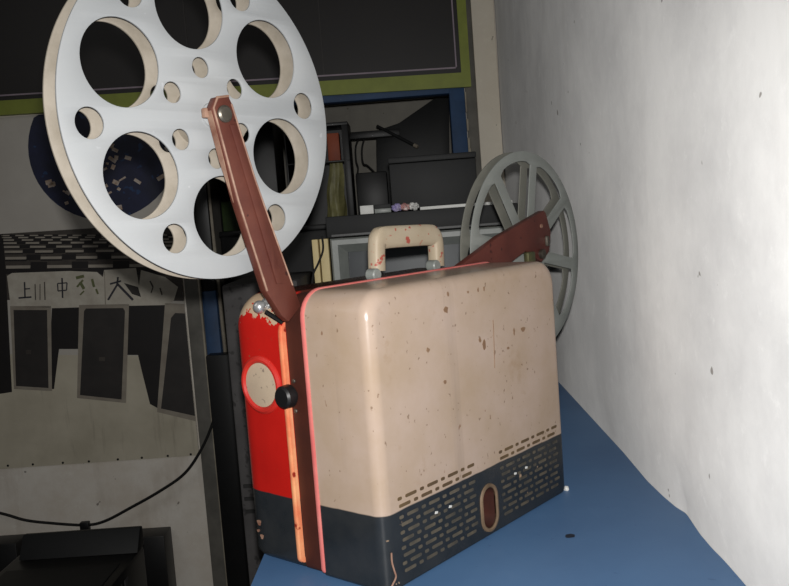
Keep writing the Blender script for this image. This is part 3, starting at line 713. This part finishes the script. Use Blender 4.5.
# ---- inside the doorway
AD = -.12
ctop = .462
t = thing('added_cupboard', 'black cupboard shape added to keep the lower doorway dark', 'cupboard', W(-.65, .3, FZ), BROT)  # black block added so the lower doorway reads dark
bm = B(); box(bm, SL+.06, SR-.06, .12, .62, FZ, ctop-.02, BW, .004); obj('body', bm, M['black'], t)
bm = B(); box(bm, SL+.06, SR-.06, .105, .63, ctop-.02, ctop, BW, .003); obj('top_board', bm, M['black'], t)
o, _ = room_box('tall_cabinet', 216, 108, 276, 225, -.30, .25, M['black'], 'tall black cabinet seen through the holes of the silver reel', 'cabinet', z0=ctop)
o, _ = room_box('green_tin', 222, 201, 243, 231, -.16, .08, M['green'], 'dark green tin seen through the lowest big hole of the silver reel', 'tin', z0=ctop)
a = bp(213, 280, -.02); b = bp(211, 178, -.02)
bm = B(); x = (a.x+b.x)/2; tube(bm, [W(x+.02, .02, FZ), W(x, .01, .72)], .0075, 10); o = obj('wooden_stick', bm, M['pale_edge'], base=W(x+.02, .02, FZ)); props(o, 'pale wooden stick leaning in the doorway behind the silver reel', 'stick')
# small black rack with shelf, khaki bag, orange box
xl, xr = bp(287, 170, AD).x, bp(351, 170, AD).x
zsh = bp(334, 160.5, AD).z; ztp = bp(334, 126, AD-.05).z
t = thing('shelf_rack', 'small black rack holding the orange box and the khaki bag', 'rack', W((xl+xr)/2, .2, ctop), BROT)
bm = B(); box(bm, xl, xr, .115, .30, zsh-.006, zsh, BW, .001); obj('shelf', bm, M['black'], t)
bm = B(); box(bm, xl, xr, .115, .30, ztp-.004, ztp+.008, BW, .001); obj('shelf', bm, M['black'], t)
for x0, x1 in ((xl, xl+.006), (xr-.024, xr)):
    bm = B(); box(bm, x0, x1, .115, .30, ctop, ztp-.004, BW, .001); obj('upright', bm, M['black'], t)
bm = B(); box(bm, xl+.006, xr-.024, .294, .30, ctop, ztp-.004, BW); obj('back_panel', bm, M['black'], t)
o, _ = room_box('orange_box', 327.5, 133, 339.5, 160.5, AD-.01, .06, M['orangebox'], 'small upright orange box on the rack shelf right of the silver reel', 'box', z0=zsh, bev=.002)
bm = B(); rings = []; zt = zsh-.008
for k in range(11):
    f = k/10; z = ctop+(zt-ctop)*f; c = bp(332+5*f, 190, AD).x; w = .037*(1-.35*f**1.6); dd = .035*(1-.7*f)
    rings.append([W(c+.003*math.sin(k*.9)+w*math.cos(a)*(1+.14*math.sin(3*a+.4*k)+.08*math.sin(8*a-.3*k)), .17+dd*math.sin(a)*(1+.16*math.sin(6*a+.3*k)), z+.006*math.sin(5*a)*f*(1-f)*4) for a in [2*PI*i/36 for i in range(36)]])
loft(bm, rings); o = obj('plastic_bag', bm, M['bag'], base=W(bp(333, 190, AD).x, .17, ctop), rotz=BROT); props(o, 'khaki plastic bag standing below the orange box', 'bag')
# dark boxes and leaning board
o, _ = room_box('equipment_box', 357, 172, 388, 212, -.17, .10, M['black'], 'small black box left of the charcoal box in the doorway', 'box', z0=ctop)
pts = [(449, 98), (435, 98), (399, 123), (340, 131), (340, 139), (372, 140), (374, 176), (449, 176)]
bm = B(); d = -.34; prism(bm, [BW @ bp(x, y, d) for x, y in [(449, 98), (435, 98), (399, 123), (376, 131)]] + [W(bp(376, 200, d).x, -d, ctop), W(bp(449, 200, d).x, -d, ctop)], WD*.02, bev=.002)
o = obj('leaning_board', bm, M['tvblack'], base=W(bp(412, 200, d).x, .35, ctop), rotz=BROT); props(o, 'black board with sloping top edge standing at the back of the doorway', 'board')
a = BW @ bp(377, 126, -.27); b = BW @ bp(414, 145, -.20); bm = B(); tube(bm, [a, b], .006, 10)
c = b+(b-a).normalized()*.002
o = thing('metal_rod', 'dark slanting rod with a pale tip in front of the leaning board', 'rod', a); obj('shaft', bm, M['gear'], o)
bm = B(); tube(bm, [b, b+(b-a).normalized()*.018], .0075, 10); obj('tip', bm, M['pale_edge'], o)
bm = B(); box(bm, bp(350, 134, -.28).x, bp(400, 134, -.28).x, .27, .332, bp(370, 138, -.28).z, bp(370, 131, -.28).z, BW, .002); 
o = obj('rack_plank', bm, M['black'], base=W(bp(370, 134, -.28).x, .28, bp(370, 138, -.28).z), rotz=BROT); props(o, 'dark horizontal plank bridging the rack and the leaning board', 'plank')
for k, (pts, lab) in enumerate((([(362, 133), (356, 145), (356, 160), (358, 168), (357, 176)], 'thin black cable looping at the left under the dark plank'), ([(366, 133), (362, 148), (363, 163), (368, 166), (380, 178)], 'thin black cable trailing at the right under the dark plank'))):
    bm = B(); q = [BW @ bp(x, y, -.31+.005*k) for x, y in pts]; tube(bm, smooth_path(q, 6), .0035, 8); o = obj('thin_cable', bm, M['rubber'], base=q[-1]); props(o, lab, 'cable', 'cables in the doorway')

# ================================================================== LOWER LEFT: PRINTER, BLACK CASE, WALL CABLE
d0 = .40
pz = -.575
x0, x1 = -1.775, -1.345
t = thing('printer', 'black printer with a raised rear lid under the wall cable at lower left', 'printer', W(-1.56, -.6, pz-.24), BROT)
bm = B(); box(bm, x0, x1, -.92, -.40, pz-.24, pz, BW, .012); bd = obj('body', bm, M['black'], t)
bm = B()
sec = [(-.475, pz+.001), (-.40, pz+.001), (-.40, pz+.068), (-.425, pz+.072)]
prism(bm, [W(x0+.03, y, z) for y, z in sec], WN*(x1-x0-.03), bev=.004); obj('rear_lid', bm, M['gear'], t)
bm = B(); box(bm, x0+.03, x1-.03, -.88, -.56, pz, pz+.004, BW, .0015); obj('top_panel', bm, M['gear'], t)
for k in range(5):
    bm = B(); y = -.86+.06*k; box(bm, x1-.001, x1+.003, y, y+.035, pz-.15, pz-.03, BW, .001); obj('side_vent', bm, M['grey_cab'], bd)
t = thing('low_stand', 'dark wooden stand under the black printer', 'stand', W(-1.56, -.65, FZ), BROT)
bm = B(); box(bm, x0-.02, x1+.02, -.95, -.37, pz-.265, pz-.24, BW, .003); obj('stand_top', bm, M['dkwood'], t)
for sx in (x0, x1-.04):
    for y in (-.93, -.43):
        bm = B(); box(bm, sx, sx+.04, y, y+.04, FZ, pz-.265, BW); obj('leg', bm, M['dkwood'], t)
o, _ = room_box('equipment_case', 122, 537, 167, 600, .12, .10, M['black'], 'black upright case half hidden behind the right side of the printer', 'case', z0=FZ)
o, _ = room_box('equipment_case', -40, 545, 19, 600, .12, .10, M['black'], 'black case at the left edge behind the printer', 'case', z0=FZ)
t = thing('wall_cable', 'thin black cable drooping across the wall below the poster', 'cable', BW @ bp(85, 524, .04))
pts = [(-60, 500), (0, 513), (25, 520), (50, 523), (85, 525), (105, 521), (130, 508), (160, 491), (185, 473), (202, 448), (213, 422), (218, 400), (221, 375)]
bm = B(); tube(bm, smooth_path([BW @ bp(x, y, .05) for x, y in pts], 6), .0055, 8); obj('cord', bm, M['rubber'], t)
c = bp(85, 525, .05); bm = B(); box(bm, c.x-.017, c.x+.017, c.y-.012, c.y+.012, c.z-.022, c.z+.013, BW, .003); obj('connector', bm, M['black'], t)

# ================================================================== LIGHT
def lamp(name, kind, loc, energy, color=(1, 1, 1), **kw):
    l = bpy.data.lights.new(name, kind); l.energy = energy; l.color = color
    for a, b in kw.items(): setattr(l, a, b)
    o = bpy.data.objects.new(name, l); C.objects.link(o); o.location = loc; return o
fl = lamp('flash_light', 'SPOT', CAM + RT*.004 + UP*.045, 72, (1, .985, .96), shadow_soft_size=.012, spot_size=math.radians(100), spot_blend=.9)
fl.rotation_euler = (fw - UP*.17).to_track_quat('-Z', 'Y').to_euler()
rl = lamp('room_fill', 'AREA', W(-2.2, -2.6, 1.75), 4, (1, .97, .92), shape='RECTANGLE', size=1.2, size_y=1.2)  # soft fill added to lift the right wall and background
rl.rotation_euler = (Vector((-.2, -1.2, .2))-Vector((-2.2, -2.6, 1.75))).to_track_quat('-Z', 'Y').to_euler()
rl.rotation_euler = (BW.to_3x3() @ (Vector((-.2, -1.2, .2))-Vector((-2.2, -2.6, 1.75)))).to_track_quat('-Z', 'Y').to_euler()
w = bpy.data.worlds.new('room_dark'); bpy.context.scene.world = w; w.use_nodes = True
w.node_tree.nodes['Background'].inputs[0].default_value = (.9, .95, 1, 1); w.node_tree.nodes['Background'].inputs[1].default_value = .02
sc = bpy.context.scene; sc.view_settings.view_transform = 'Standard'; sc.view_settings.look = 'None'; sc.view_settings.exposure = 0; sc.view_settings.gamma = 1
